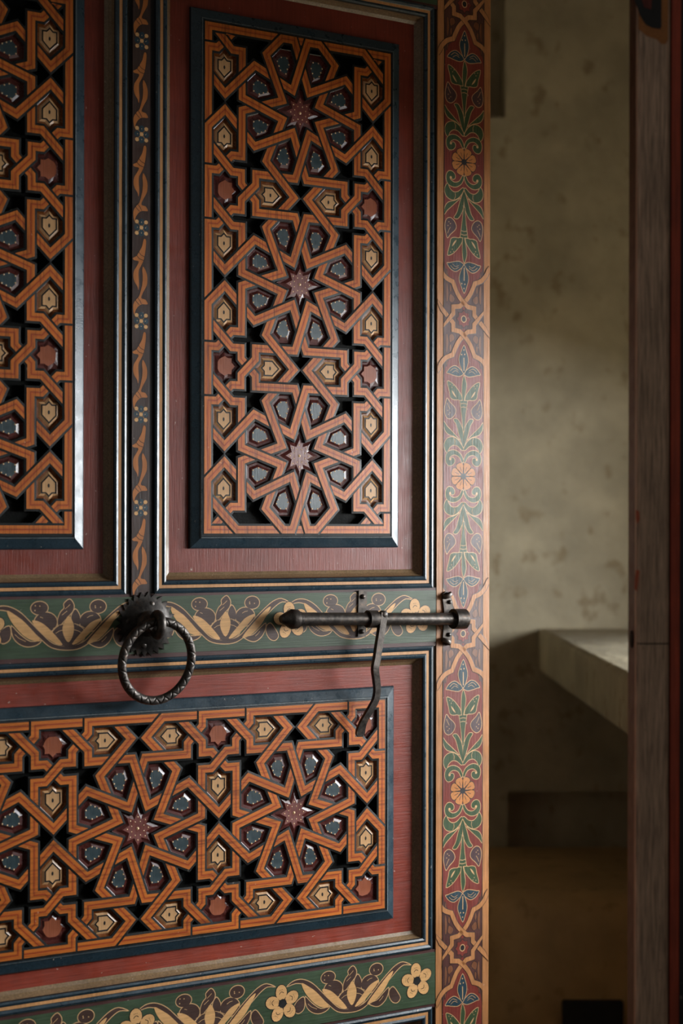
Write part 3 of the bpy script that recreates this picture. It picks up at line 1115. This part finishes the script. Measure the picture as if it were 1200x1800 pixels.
# ------------------------------------------------------------------ painted ornament on the stiles
def cartouche_mesh():
    """one half (upper) of the painted flower stem, mirrored downwards; origin = flower centre"""
    b = MB()
    KX, KY = 0.143, 0.1165
    def T(pts, mx=1, my=1):
        return [((p[0]-287)*KX*mx, (1722-p[1])*KY*my) for p in pts]
    # red ground with its ogee ends
    half = [(-33.4, 0), (-33.4, 131), (-31, 146), (-25, 157), (-17.5, 163), (-14.5, 166.5), (-13.6, 176), (-9, 189), (-1.5, 201)]
    g = half+[(-x, y) for x, y in half[::-1]]
    g = g+[(x, -y) for x, y in g[::-1]]
    b.poly(g, 0.10, 'stile_red')
    S = {
        'scroll': [(287, 1540), (262, 1470), (215, 1428), (160, 1415), (105, 1438), (78, 1490), (80, 1555), (108, 1598), (150, 1598), (182, 1565), (184, 1522), (160, 1503), (128, 1516), (132, 1500), (175, 1474), (232, 1496), (270, 1565)],
        'fan': [(287, 1400), (245, 1320), (190, 1272), (130, 1266), (80, 1300), (60, 1360), (70, 1420), (98, 1452), (122, 1398), (165, 1362), (218, 1372), (268, 1420)],
        'spear': [(58, 1085), (92, 1135), (150, 1195), (245, 1298), (180, 1262), (105, 1235), (64, 1175)],
        'stemleaf': [(168, 1062), (214, 1052), (258, 1120), (284, 1210), (287, 1390), (240, 1262), (205, 1130)],
        'bud': [(95, 815), (130, 862), (185, 920), (197, 970), (168, 1030), (122, 1057), (80, 1030), (64, 960), (74, 880)],
        'upleaf': [(95, 618), (160, 642), (222, 712), (266, 790), (268, 872), (230, 832), (180, 832), (135, 812), (120, 740)],
        'blueside': [(88, 522), (130, 460), (190, 434), (245, 470), (286, 520), (240, 556), (180, 550), (120, 532)],
    }
    fills = {'scroll': 'leaf', 'fan': 'leaf', 'spear': 'leaf', 'stemleaf': 'leaf', 'bud': 'bud', 'upleaf': 'leaf', 'blueside': 'petal_blue'}
    for my in (1, -1):
        for k, name in enumerate(('stemleaf', 'fan', 'spear', 'scroll', 'bud', 'upleaf', 'blueside')):
            for mx in (1, -1):
                outlined(b, T(smooth_closed(S[name], 3), mx, my), 0.22+0.03*k, fills[name], 'sand', 0.85)
        outlined(b, T([(240, 836), (334, 836), (312, 1000), (296, 1195), (280, 1195), (262, 1000)], 1, my), 0.5, 'leaf', 'sand', 0.8)
        outlined(b, T(smooth_closed([(290, 540), (318, 620), (318, 700), (283, 870), (266, 760), (270, 620)], 3), 1, my), 0.54, 'leaf', 'sand', 0.8)
        outlined(b, T(smooth_closed([(290, 188), (322, 270), (340, 345), (332, 425), (289, 522), (244, 428), (230, 350), (254, 270)], 3), 1, my), 0.62, 'petal_blue', 'sand', 0.8)
        stroke(b, T([(289, 335), (290, 400), (290, 490)], 1, my), 1.3, 0.8, 'sand')
        for x, y in ((262, 300), (298, 296), (288, 245)):
            b.poly(T(ellipse(x, y, 7, 9, 8), 1, my), 0.8, 'sand')
        for mx in (1, -1):
            stroke(b, T(smooth_open([(130, 500), (175, 462), (225, 488)]), mx, my), 0.6, 0.8, 'sand')
            stroke(b, T(smooth_open([(150, 522), (190, 492), (228, 512)]), mx, my), 0.5, 0.8, 'sand')
            b.poly(T(smooth_closed([(148, 722), (180, 760), (200, 805), (165, 770)], 3), mx, my), 0.8, 'sand')
            for x, y in ((130, 655), (150, 690), (165, 665), (100, 960), (128, 985), (110, 1005)):
                b.poly(T(ellipse(x, y, 5, 6, 7), mx, my), 0.8, 'sand')
            stroke(b, T([(95, 870), (112, 915), (128, 945)], mx, my), 0.6, 0.8, 'sand')
            b.poly(T(ellipse(131, 1524, 13, 15, 10), mx, my), 0.8, 'sand')
            stroke(b, T([(172, 1275), (186, 1310), (182, 1350)], mx, my), 0.6, 0.8, 'sand')
        stroke(b, T([(252, 876), (287, 868), (322, 876)], 1, my), 0.8, 0.8, 'sand')
        stroke(b, T([(256, 918), (287, 910), (318, 918)], 1, my), 0.8, 0.8, 'sand')
    # the orange flower
    for k in range(8):
        a = PI/8+k*PI/4
        pts = []
        for r, w in ((3.5, 0.6), (9, 3.4), (14, 6.0), (18, 6.6), (20.6, 4.2), (21.2, 0)):
            pts.append((r, w))
        for r, w in ((20.6, 4.2), (18, 6.6), (14, 6.0), (9, 3.4), (3.5, 0.6)):
            pts.append((r, -w))
        ca, sa = math.cos(a), math.sin(a)
        pts = [((x*ca-y*sa)*1.0, (x*sa+y*ca)*0.92) for x, y in pts]
        outlined(b, pts, 0.30, 'flower', 'ink', 0.9)
        stroke(b, [(8*ca, 8*sa*0.92), (15*ca, 15*sa*0.92)], 0.7, 0.6, 'ink')
    b.poly(ellipse(0, 0, 4.6, 4.2, 10), 0.7, 'ink')
    return b

def knot_pieces():
    KX, KY = 0.1114, 0.0903
    def T(pts):
        return [((x-370)*KX, (785-y)*KY) for x, y in pts]
    # four-fold knot: path from the upper left ogee round the right of the star and out to the left below
    A = smooth_open([(-33, -25), (-2, 20), (40, 110), (110, 190), (205, 235)], 3)+smooth_open([(228, 300), (275, 410), (340, 505), (430, 596)], 3)+[(528, 612), (528, 745), (745, 1015)]
    def flip(P, fx, fy):
        return [((740-x) if fx else x, (1570-y) if fy else y) for x, y in P]
    # strap a: upper left -> star top -> right side of star -> out to the right, downwards
    a = A[:-3]+[(528, 612), (528, 715), (690, 905), (790, 1020)]
    out = []
    for fx, fy in ((0, 0), (1, 0), (0, 1), (1, 1)):
        lo, hi = (-33.7, 44.2) if not fy else (-43.6, 33.7)
        out.append({'pts': T(flip(a, fx, fy)), 'cut0': None, 'cut1': None, 'w': 7.6, 'lo': lo, 'hi': hi})
    return out

car = cartouche_mesh().mesh('painted_stem')
fix_normals(car)
knot_chains = knot_pieces()
knot_b = MB()
for pts, c0, c1, ch in weave(knot_chains, lambda P, a, b2: None):
    Q = [Vector(pts[0])]
    for p in pts[1:]:
        if (Vector(p)-Q[-1]).length > 0.05: Q.append(Vector(p))
    if len(Q) < 2: continue
    s = strap_mesh('band', Q, 7.8, 6.3, c0, c1, -0.2, 0.40, 0.10, 'border', 'ink')
    o = len(knot_b.v)
    for v in s.v:
        knot_b.v.append((max(ch['lo'], min(ch['hi'], v[0])), v[1], v[2]))
    for f, mi in zip(s.f, s.m):
        knot_b.f.append([o+i for i in f]); knot_b.m.append(knot_b.mi(s.mats[mi])); knot_b.uv.append(None)
star8 = []
for k in range(16):
    a = k*PI/8
    r = 12.6 if k % 2 == 0 else 9.6
    star8.append((r*math.cos(a)*0.98, r*math.sin(a)*0.98))
outlined(knot_b, star8, 0.15, 'stile_red', 'ink', 0.7)
knot_b.poly(ellipse(0, 0, 4.6, 5.0, 12), 0.42, 'sand')
knot_b.poly(ellipse(0, 0, 3.5, 3.9, 12), 0.5, 'ink')
for fx in (1, -1):
    for fy in (1, -1):
        for P in ([(-29.5, 24), (-27, 22), (-25, 33), (-27, 45), (-29.5, 47)], [(-24.5, 24), (-19, 21), (-15, 26), (-17, 30), (-23, 33)], [(-29.5, 52), (-28, 50), (-27, 60), (-29, 66)],
                  [(-24, 38), (-21, 35), (-20.5, 42), (-23, 46)]):
            outlined(knot_b, smooth_closed([(x*fx, y*fy) for x, y in P], 3), 0.14, 'spandrel', 'ink', 0.6)
knot = knot_b.mesh('painted_knot')
fix_normals(knot)
for par, uc in ((stile_r, 195.4), (stile_l, U_L+44.5)):
    for v in (496.0, 68.2, -359.8):
        link('painted_stem', car, par, (uc/1000, 0, v/1000)).scale.y = 0.35
    for v in (711, 282.3, -145.8, -573.6):
        link('painted_knot', knot, par, (uc/1000, 0, v/1000)).scale.y = 0.5
    link('painted_stem', car, par, (uc/1000, 0, -0.7876)).scale.y = 0.35

# ------------------------------------------------------------------ painted vine on the muntin
def vine_mesh():
    b = MB()
    KX, KY = 0.083, 0.0777
    def T(pts):
        return [((x-243)*KX, (195-y)*KY) for x, y in pts]
    L1 = [(300, 362), (328, 390), (322, 520), (295, 680), (255, 780), (215, 860), (210, 960), (218, 1060), (215, 1130), (200, 1180), (185, 1120), (140, 1050), (120, 970), (130, 880), (175, 800), (205, 727), (135, 716), (110, 682), (170, 642), (215, 570), (260, 480), (280, 390)]
    L2 = [(280, 795), (330, 880), (350, 980), (340, 1090), (290, 1190), (252, 1290), (320, 1312), (355, 1385), (270, 1392), (215, 1420), (165, 1490), (140, 1570), (120, 1500), (120, 1400), (165, 1320), (215, 1260), (245, 1150), (265, 1060), (270, 950), (262, 860)]
    for k, P in enumerate((L1, L2)):
        outlined(b, T(smooth_closed(P, 3)), 0.72+0.1*k, 'vine', 'ink', 0.5)
    for P in ([(205, 572), (240, 620), (305, 650)], [(170, 632), (220, 685), (290, 705)], [(155, 1332), (185, 1370), (222, 1402)], [(188, 1290), (225, 1330), (252, 1385)]):
        stroke(b, T(P), 0.7, 1.1, 'ink')
    cx, cy = 250, 195
    for dx, dy in ((0, 88), (0, -88), (72, 0), (-72, 0)):
        b.poly(T(ellipse(cx+dx, cy+dy, 44 if dx == 0 else 46, 52 if dx == 0 else 44, 12)), 0.8, 'petal_blue')
        b.poly(T(ellipse(cx+dx*0.9, cy+dy*0.95, 6, 8, 6)), 0.95, 'dot')
    for dx in (-1, 1):
        for dy in (-1, 1):
            b.poly(T(ellipse(cx+dx*74, cy+dy*88, 31, 31, 12)), 0.92, 'wheat')
            stroke(b, T([(cx, cy), (cx+dx*60, cy+dy*70)]), 0.35, 0.9, 'wheat')
    b.poly(T(ellipse(cx, cy, 30, 32, 12)), 1.0, 'wheat')
    return b
vine = vine_mesh().mesh('painted_vine')
fix_normals(vine)
for k in range(7):
    link('painted_vine', vine, muntin, (-0.2876, -0.00039, (700.5-113.1*k)/1000)).scale.y = 0.35

# ------------------------------------------------------------------ painted scrolls and flowers on the rails
def scroll_mesh():
    b = MB()
    KX, KY = 0.1305, 0.1185
    def T(pts):
        return [((x-563)*KX, (372-y)*KY) for x, y in pts]
    def O(P, h, fill='umber', n=3, w=0.75):
        outlined(b, T(smooth_closed(P, n)), h, fill, 'sand', 1.15)
    O(ellipse(285, 180, 84, 68, 12), 0.10); O(ellipse(855, 178, 82, 70, 12), 0.10)
    O(ellipse(345, 322, 112, 102, 14), 0.16); O(ellipse(778, 325, 108, 102, 14), 0.16)
    O([(630, 195), (672, 250), (682, 310), (668, 372), (610, 350), (588, 270)], 0.20)
    O([(575, 95), (618, 150), (612, 212), (572, 262), (520, 320), (468, 372), (458, 300), (485, 225), (520, 185), (518, 140)], 0.26)
    O(ellipse(565, 455, 165, 118, 16), 0.32)
    O([(20, 345), (100, 430), (200, 505), (302, 500), (260, 545), (170, 560), (85, 522), (32, 450)], 0.20)
    O([(1005, 400), (1000, 470), (960, 545), (890, 592), (820, 580), (760, 535), (860, 520), (940, 450)], 0.20)
    O([(0, 345), (18, 420), (0, 490), (-60, 520), (-110, 470), (-80, 390)], 0.16)
    O([(1015, 430), (1010, 500), (1050, 570), (1110, 590), (1150, 540), (1110, 460), (1060, 400)], 0.16)
    band = [(-190, 210), (-120, 160), (-40, 150), (40, 175), (120, 230), (200, 315), (310, 435), (420, 535), (565, 562), (705, 530), (800, 440), (900, 330), (1000, 235), (1090, 165), (1180, 140), (1280, 190),
            (1190, 178), (1110, 225), (1020, 310), (900, 420), (760, 545), (650, 600), (510, 603), (395, 572), (305, 495), (190, 380), (90, 275), (0, 212), (-90, 190)]
    outlined(b, T(smooth_closed(band, 3)), 0.42, 'umber', 'sand', 1.15)
    for P in ([(215, 300), (300, 322), (392, 402), (508, 548), (420, 525), (330, 452), (258, 380)],
              [(888, 298), (790, 332), (718, 402), (598, 545), (672, 530), (762, 452), (842, 370)],
              [(-20, 195), (60, 245), (152, 322), (292, 495), (220, 497), (138, 450), (55, 358), (0, 270)],
              [(1062, 228), (1008, 252), (900, 360), (745, 540), (832, 525), (932, 440), (1002, 338)]):
        b.poly(T(smooth_closed(P, 3)), 0.62, 'wheat')
    b.poly(T(smooth_closed([(565, 262), (608, 330), (618, 400), (600, 480), (562, 528), (522, 470), (505, 395), (522, 330)], 3)), 0.66, 'wheat')
    for P in ([(415, 388), (470, 355), (510, 342)], [(620, 342), (670, 358), (722, 390)], [(440, 435), (475, 412), (508, 405)], [(618, 405), (655, 415), (688, 435)],
              [(52, 432), (90, 470), (155, 505)], [(890, 535), (920, 510), (938, 485)], [(500, 255), (525, 235), (550, 215)], [(530, 195), (560, 170), (580, 150)], [(745, 288), (775, 270), (805, 265)], [(290, 268), (305, 272), (318, 280)]):
        stroke(b, T(P), 0.7, 0.7, 'sand')
    for x, y in ((245, 155), (288, 160), (242, 202), (826, 172), (828, 188), (880, 186)):
        b.poly(T(ellipse(x, y, 7, 7, 7)), 0.4, 'sand')
    return b
def rail_flower_mesh():
    b = MB()
    for k in range(5):
        a = PI/2+k*2*PI/5+0.12
        ca, sa = math.cos(a), math.sin(a)
        pts = ellipse(15.0*ca, 14.2*sa, 10.4, 8.6, 14, a)
        outlined(b, pts, 0.55+0.02*k, 'wheat', 'ink', 0.9)
        s = smooth_open([(13*ca-3.5*sa, 12.5*sa+3.5*ca), (16*ca, 15*sa), (13.5*ca+3.5*sa, 13*sa-3.5*ca)], 3)
        stroke(b, s, 0.8, 0.85, 'ink')
        for d in (-2, 0, 2):
            b.poly(ellipse(18.5*ca-d*sa, 17.6*sa+d*ca, 0.5, 0.5, 6), 0.85, 'ink')
    b.poly(ellipse(0, 0, 6.0, 5.8, 12), 0.9, 'ink')
    return b
scr = scroll_mesh().mesh('painted_scroll'); fix_normals(scr)
flo = rail_flower_mesh().mesh('painted_flower'); fix_normals(flo)
for par, vc, mots, fls in ((rail1, -119.5, (-592, -380.5, -170.5, 19.7), (-692, -483, -277, -76.7, 117.5)), (rail2, -607.0, (-592, -395, -191, 17.4), (-695, -490, -290, -87.0, 120.5))):
    for u in mots:
        link('painted_scroll', scr, par, (u/1000, 0, vc/1000)).scale.y = 0.35
    for u in fls:
        link('painted_flower', flo, par, (u/1000, 0, (vc-1.0)/1000)).scale.y = 0.35

# ------------------------------------------------------------------ wrought iron: ring knocker and sliding bolt
def lathe(b, prof, axis_o, ax, mat, n=32, a0=0.0):
    """turn (r, t) pairs about a line through axis_o along ax ('u', 'h' or 'v')"""
    pts = []
    for r, t in prof:
        for k in range(n):
            a = a0+2*PI*k/n
            c, s_ = r*math.cos(a), r*math.sin(a)
            if ax == 'u': q = (t, c, s_)
            elif ax == 'h': q = (c, t, s_)
            else: q = (c, s_, t)
            pts.append((q[0]+axis_o[0], q[1]+axis_o[1], q[2]+axis_o[2]))
    F = []
    for i in range(len(prof)-1):
        for k in range(n):
            F.append((i*n+k, i*n+(k+1) % n, (i+1)*n+(k+1) % n, (i+1)*n+k))
    F.append(tuple(range(n))[::-1]); F.append(tuple(range((len(prof)-1)*n, len(prof)*n)))
    b.add(pts, F, mat)

def sweep(b, path, sect, mat, closed=False, ups=None):
    """sweep a cross-section (list of (side, up)) along 3-D points"""
    n = len(path); m = len(sect(0.0) if callable(sect) else sect)
    pts = []
    for i in range(n):
        p = Vector(path[i])
        a = Vector(path[(i-1) % n] if closed or i > 0 else path[i]); c = Vector(path[(i+1) % n] if closed or i < n-1 else path[i])
        t = (c-a).normalized()
        up = ups(i) if ups else Vector((0, 1, 0))
        s_ = t.cross(up)
        if s_.length < 1e-4: s_ = t.cross(Vector((1, 0, 0)))
        s_.normalize()
        u2 = s_.cross(t).normalized()
        sec = sect(i/(n-1)) if callable(sect) else sect
        for (x, y) in sec:
            pts.append(tuple(p+s_*x+u2*y))
    F = []
    rng = n if closed else n-1
    for i in range(rng):
        for k in range(m):
            F.append((i*m+k, i*m+(k+1) % m, ((i+1) % n)*m+(k+1) % m, ((i+1) % n)*m+k))
    if not closed:
        F.append(tuple(range(m))[::-1]); F.append(tuple(range((n-1)*m, n*m)))
    b.add(pts, F, mat)

def circ(r, n=14, ry=None):
    return [(r*math.cos(2*PI*k/n), (ry or r)*math.sin(2*PI*k/n)) for k in range(n)]

def shaded(me, angle=40):
    for p in me.polygons: p.use_smooth = True
    try:
        me.set_sharp_from_angle(angle=math.radians(angle))
    except Exception:
        pass
    return me

def part(name, b, parent, angle=40):
    me = b.mesh(name); fix_normals(me); shaded(me, angle)
    return link(name, me, parent)

KU, KV = -280.0, -119.5
kn = empty('ring_knocker', world_pt(KU, 0, KV), THETA, 'black wrought iron ring knocker on a toothed round plate', 'knocker')
b = MB()                                             # toothed plate, domed
NT = 26
ringpts = []
def dome(r):
    return 2.2+9.5*max(0.0, 1-(r/33.0)**2)**1.3
rows = [(0.1, 0), (6, 0), (12, 0), (18, 0), (24, 0), (29, 0), (32.5, 0)]
n = NT*2
P = []
for r, _ in rows:
    for k in range(n):
        a = 2*PI*k/n+0.05
        P.append((r*math.cos(a), dome(r), r*math.sin(a)))
for k in range(n):
    a = 2*PI*k/n+0.05
    r = 39.5 if k % 2 == 0 else 33.0
    P.append((r*math.cos(a), 1.9 if k % 2 else 2.4, r*math.sin(a)))
for k in range(n):
    a = 2*PI*k/n+0.05
    r = 39.5 if k % 2 == 0 else 33.0
    P.append((r*math.cos(a), 0.0, r*math.sin(a)))
F = [(i*n+k, i*n+(k+1) % n, (i+1)*n+(k+1) % n, (i+1)*n+k) for i in range(len(rows)+1) for k in range(n)]
b.add(P, F, 'iron_plate')
part('rosette_plate', b, kn, 50)
for a in (PI*0.42, -PI*0.55, PI*0.95):
    b = MB(); lathe(b, [(4.0, 2), (3.8, 4.6), (2.2, 5.8), (0.2, 6.0)], (25*math.cos(a), 0, 25*math.sin(a)), 'h', 'iron', 12)
    part('plate_rivet', b, kn)
b = MB(); lathe(b, [(16, 7), (15, 11.5), (12.5, 14.5), (11.2, 20), (10.2, 25), (8.5, 27)], (0, 0, 1), 'h', 'iron', 28)
part('boss', b, kn)
b = MB()                                             # the eye that carries the ring
eye = [(0, 33+11.5*math.cos(2*PI*k/28), 1+12.5*math.sin(2*PI*k/28)) for k in range(28)]
sweep(b, eye, circ(5.6, 14), 'iron', True, lambda i: Vector((1, 0, 0)))
part('eye', b, kn)
RR, TR = 48.6, 5.5
tilt = math.radians(9)
b = MB()                                             # engraved ring, hanging from the eye and leaning to the door
NU, NV = 480, 32
ringv = []
for i in range(NU):
    a = 2*PI*i/NU
    for k in range(NV):
        t = 2*PI*k/NV
        ph = (a*24/(2*PI)) % 1.0
        zig = (abs(ph*2-1)-0.5)*1.7                   # zigzag centre line across the front
        dist = abs(((t-PI/2)) - zig)
        groove = 1.4*max(0.0, 1-dist/0.24) if abs(t-PI/2) < 1.25 else 0.0
        rim = 0.35 if 1.15 < abs(t-PI/2) < 1.4 else 0.0
        r = TR-groove-rim
        x = (RR+r*math.cos(t))*math.cos(a); y = (RR+r*math.cos(t))*math.sin(a); z = r*math.sin(t)
        ringv.append((x, z, y))
F = [(i*NV+k, i*NV+(k+1) % NV, ((i+1) % NU)*NV+(k+1) % NV, ((i+1) % NU)*NV+k) for i in range(NU) for k in range(NV)]
ct_, st_ = math.cos(tilt), math.sin(tilt)
yaw = math.radians(-6)
rv = []
for x, z, y in ringv:
    y2 = y-RR+1.0                                    # top of the ring at the eye
    h = z*ct_+y2*st_
    v = y2*ct_-z*st_
    rv.append((x*math.cos(yaw)+2.6, 34.5+h+x*math.sin(yaw), v+4.0))
b.add(rv, F, 'iron')
part('ring', b, kn, 70)

BU, BV, BH = 64.0, -121.5, 19.0
bolt = empty('sliding_bolt', world_pt(BU, 0, BV), THETA, 'dark wrought iron sliding door bolt with pointed head and hanging lever', 'bolt')
bolt.rotation_euler = (0, 0.026, THETA)
b = MB()
lathe(b, [(0.3, -167.5), (4.5, -166.0), (11.5, -153), (12.8, -150), (12.0, -141.5), (8.6, -139.5), (8.3, -60), (8.2, 0), (8.2, 112), (7.6, 114)], (0, BH, 0), 'u', 'iron', 20)
part('bar', b, bolt, 30)
b = MB()
lathe(b, [(8.0, -140.5), (9.6, -140.0), (9.6, -137), (8.2, -136)], (0, BH, 0), 'u', 'iron', 24)
part('head_collar', b, bolt, 30)
def strap_plate(name, pts, th, h0, mats='iron'):
    b = MB()
    k = len(pts)
    b.add([(p[0], h0, p[1]) for p in pts]+[(p[0], h0+th, p[1]) for p in pts], [tuple(range(k)), tuple(range(k, 2*k))]+[(i, (i+1) % k, k+(i+1) % k, k+i) for i in range(k)], mats)
    return part(name, b, bolt, 30)
# first guide: flat strap with two nails and a loop over the bar
gu = -33.0
strap_plate('guide_strap', [(gu-6.2, -24), (gu+6.0, -24), (gu+6.4, 0), (gu+6.2, 36.5), (gu-6.4, 36.5), (gu-6.6, 0)], 2.2, 0.2)
for v in (28.5, -17):
    b = MB(); lathe(b, [(3.3, 2), (3.2, 4.2), (2.0, 5.6), (0.2, 6.0)], (gu-0.5, 0, v), 'h', 'iron', 12)
    part('nail', b, bolt)
def loop_band(name, u0, u1, r, th):
    b = MB()
    N = 40
    pts = []
    for u, rr in ((u0, r), (u0, r+th), (u1, r+th), (u1, r)):
        for k in range(N):
            a = 2*PI*k/N
            hh = BH+rr*math.cos(a)*1.0
            pts.append((u, hh, rr*math.sin(a)))
    F = [(i*N+k, i*N+(k+1) % N, ((i+1) % 4)*N+(k+1) % N, ((i+1) % 4)*N+k) for i in range(4) for k in range(N)]
    b.add(pts, F, 'iron')
    return part(name, b, bolt, 40)
loop_band('guide_loop', gu-3, gu+11, 8.8, 2.6)
# second guide on the stile, its plate ends curled
pu = 103.0
strap_plate('keeper_plate', [(pu-5, 12), (pu-7.5, 24), (pu-8.5, 33), (pu-3, 36.5), (pu+4, 33), (pu+9, 22), (pu+10, 8), (pu+10, -8), (pu+9, -22), (pu+8, -33), (pu+2, -37), (pu-5, -34), (pu-6, -24), (pu-5, -12)], 2.2, 0.2)
for s_, vv in ((1, 31), (-1, -31)):
    b = MB()
    cur = [(pu-2+5.2*math.cos(t)*1.0, 4.5+4.2*math.sin(t), vv+s_*2.2*math.cos(t)) for t in [PI*1.5*k/12-0.5 for k in range(13)]]
    sweep(b, cur, circ(2.2, 8, 3.2), 'iron', False, lambda i: Vector((0, 0, 1)))
    part('curl', b, bolt)
    b = MB(); lathe(b, [(3.0, 2), (2.8, 4.4), (1.6, 5.6), (0.2, 5.8)], (pu+3, 0, vv-s_*9), 'h', 'iron', 12)
    part('nail', b, bolt)
loop_band('keeper_loop', pu-2, pu+17, 9.2, 4.4)
b = MB(); sweep(b, [(pu+12, BH-4, -2), (pu+22, BH-3, -1.5), (pu+28, BH-2.5, -1)], lambda t: circ(1.6-1.2*t, 6), 'iron')
part('pin', b, bolt)
# the lever that slides it
lp = [(673, 1078), (671, 1100), (666.5, 1133), (663.3, 1158), (660.6, 1177), (663, 1195), (665, 1213), (662.5, 1231), (654.5, 1247), (643, 1268), (638, 1283), (636.5, 1296)]
hh = [25, 26, 27, 27.5, 28, 25, 22.5, 21, 19, 16, 13.5, 12]
def lever_uv(x, y, h):
    xx = x+(y-900)*.0022; yy = y-(x-600)*.0022
    dx = (xx-600)/FPX; dz = -(yy-925)/FPX
    t = (h/1000-Z0*CT)/(dx*ST-CT)
    return ((t*dx*CT+(t-Z0)*ST)*1000-BU, h, t*dz*1000-BV)
path = [lever_uv(x, y, h) for (x, y), h in zip(lp, hh)]
sp = []
for i in range(len(path)-1):
    p0, p1, p2, p3 = (Vector(path[min(len(path)-1, max(0, i+k-1))]) for k in range(4))
    for j in range(4):
        t = j/4
        sp.append(tuple(0.5*((2*p1)+(-p0+p2)*t+(2*p0-5*p1+4*p2-p3)*t*t+(-p0+3*p1-3*p2+p3)*t**3)))
sp.append(path[-1])
def lever_sect(t):
    w = 4.7-0.7*t if t < 0.8 else (4.1+(t-0.8)*17 if t < 0.95 else 6.6-(t-0.95)*62)
    d = 3.6-1.0*t if t < 0.8 else 2.8-(t-0.8)*6
    return [(-w, -d), (w, -d), (w+0.3, 0), (w, d), (-w, d), (-w-0.3, 0)]
b = MB(); sweep(b, sp, lever_sect, 'iron')
part('lever', b, bolt, 35)
b = MB(); lathe(b, [(5.4, BH+2), (5.2, BH+8.6), (3.6, BH+10.0), (0.2, BH+10.3)], (path[0][0]+0.5, 0, path[0][2]-2), 'h', 'iron', 14)
part('lever_rivet', b, bolt)

# ------------------------------------------------------------------ the other leaf, close by on the right
YL = 1.75
XL = 0.3016
leaf2 = empty('door_2', (XL, YL, 0), 0.0, 'worn brown edge of the second door leaf standing close at the right', 'door', 'structure')
b = WB()
b.wbox(0.0, 0.745, 0.004, 0.045, 0.01, 2.25, 'worn_edge')
link('leaf_core', b.mesh('leaf_core'), leaf2)
def rounded_post():
    import bmesh
    bm = bmesh.new()
    bmesh.ops.create_cube(bm, size=1.0)
    for v in bm.verts:
        v.co = Vector((0.0165+v.co.x*0.033, 0.0+v.co.y*0.014, 1.13+v.co.z*2.24))
    bmesh.ops.bevel(bm, geom=[e for e in bm.edges if abs(e.verts[0].co.z-e.verts[1].co.z) > 1], offset=0.003, segments=3, affect='EDGES')
    me = bpy.data.meshes.new('worn_stile'); bm.to_mesh(me); bm.free()
    me.materials.append(M['worn'])
    return me
link('worn_stile', rounded_post(), leaf2)
b = WB(); b.wbox(0.035, 0.0445, -0.004, 0.006, 0.01, 2.25, 'leaf2_red'); link('red_bead', b.mesh('red_bead'), leaf2)
b = WB(); b.wbox(0.0455, 0.080, -0.002, 0.006, 0.01, 2.25, 'navy'); link('blue_frame', b.mesh('blue_frame'), leaf2)
b = WB(); b.wbox(0.080, 0.745, 0.0, 0.006, 0.01, 2.25, 'red_z'); link('panel', b.mesh('panel'), leaf2)
# painted ornament end at the top, a peg hole and a crack, their inner shade put in as black pieces
b = WB()
def leaf_pt(x, y):
    d = YL-0.0072
    return ((x-600)/FPX*d*1000-XL*1000, (EYE-(y-925)/FPX*d)*1000)
out = [leaf_pt(x, y) for x, y in [(1097, -60), (1099, 0), (1107, 30), (1120, 50), (1134, 62), (1152, 68), (1160, 76), (1168, 76), (1172, 68), (1172, -60)]]
inn = [leaf_pt(x, y) for x, y in [(1110, -60), (1113, 0), (1122, 26), (1132, 42), (1144, 48), (1158, 50), (1160, 46), (1160, -60)]]
red = [leaf_pt(x, y) for x, y in [(1120, -60), (1122, -10), (1130, 12), (1142, 16), (1146, -60)]]
b.poly([(max(0.4, p[0]), p[1]) for p in out], 7.3, 'flower')
b.poly(inn, 7.6, 'ink'); b.poly(red, 7.9, 'stile_red')
link('painted_ornament', b.mesh('painted_ornament'), leaf2)
px = leaf_pt(1117, 1125)
b = WB(); lathe(b, [(9.0, -1.2), (9.0, 2.0)], (0, -20.0, px[1]), 'u', 'hollow_black', 16)
link('peg_hole', b.mesh('peg_hole'), leaf2)
b = WB(); b.wbox(0.0004, 0.0326, -0.0075, -0.0065, px[1]/1000-0.0035, px[1]/1000-0.0025, 'hollow_black')
link('crack', b.mesh('crack'), leaf2)
for pts in ([(1118, 1000), (1124, 1002), (1122, 1014), (1119, 1038), (1115, 1034), (1116, 1012)], [(1117, 895), (1123, 898), (1124, 912), (1119, 921), (1117, 908)]):
    b = WB(); b.poly([leaf_pt(x, y) for x, y in pts], 7.3, 'flake')
    link('paint_flake', b.mesh('paint_flake'), leaf2)
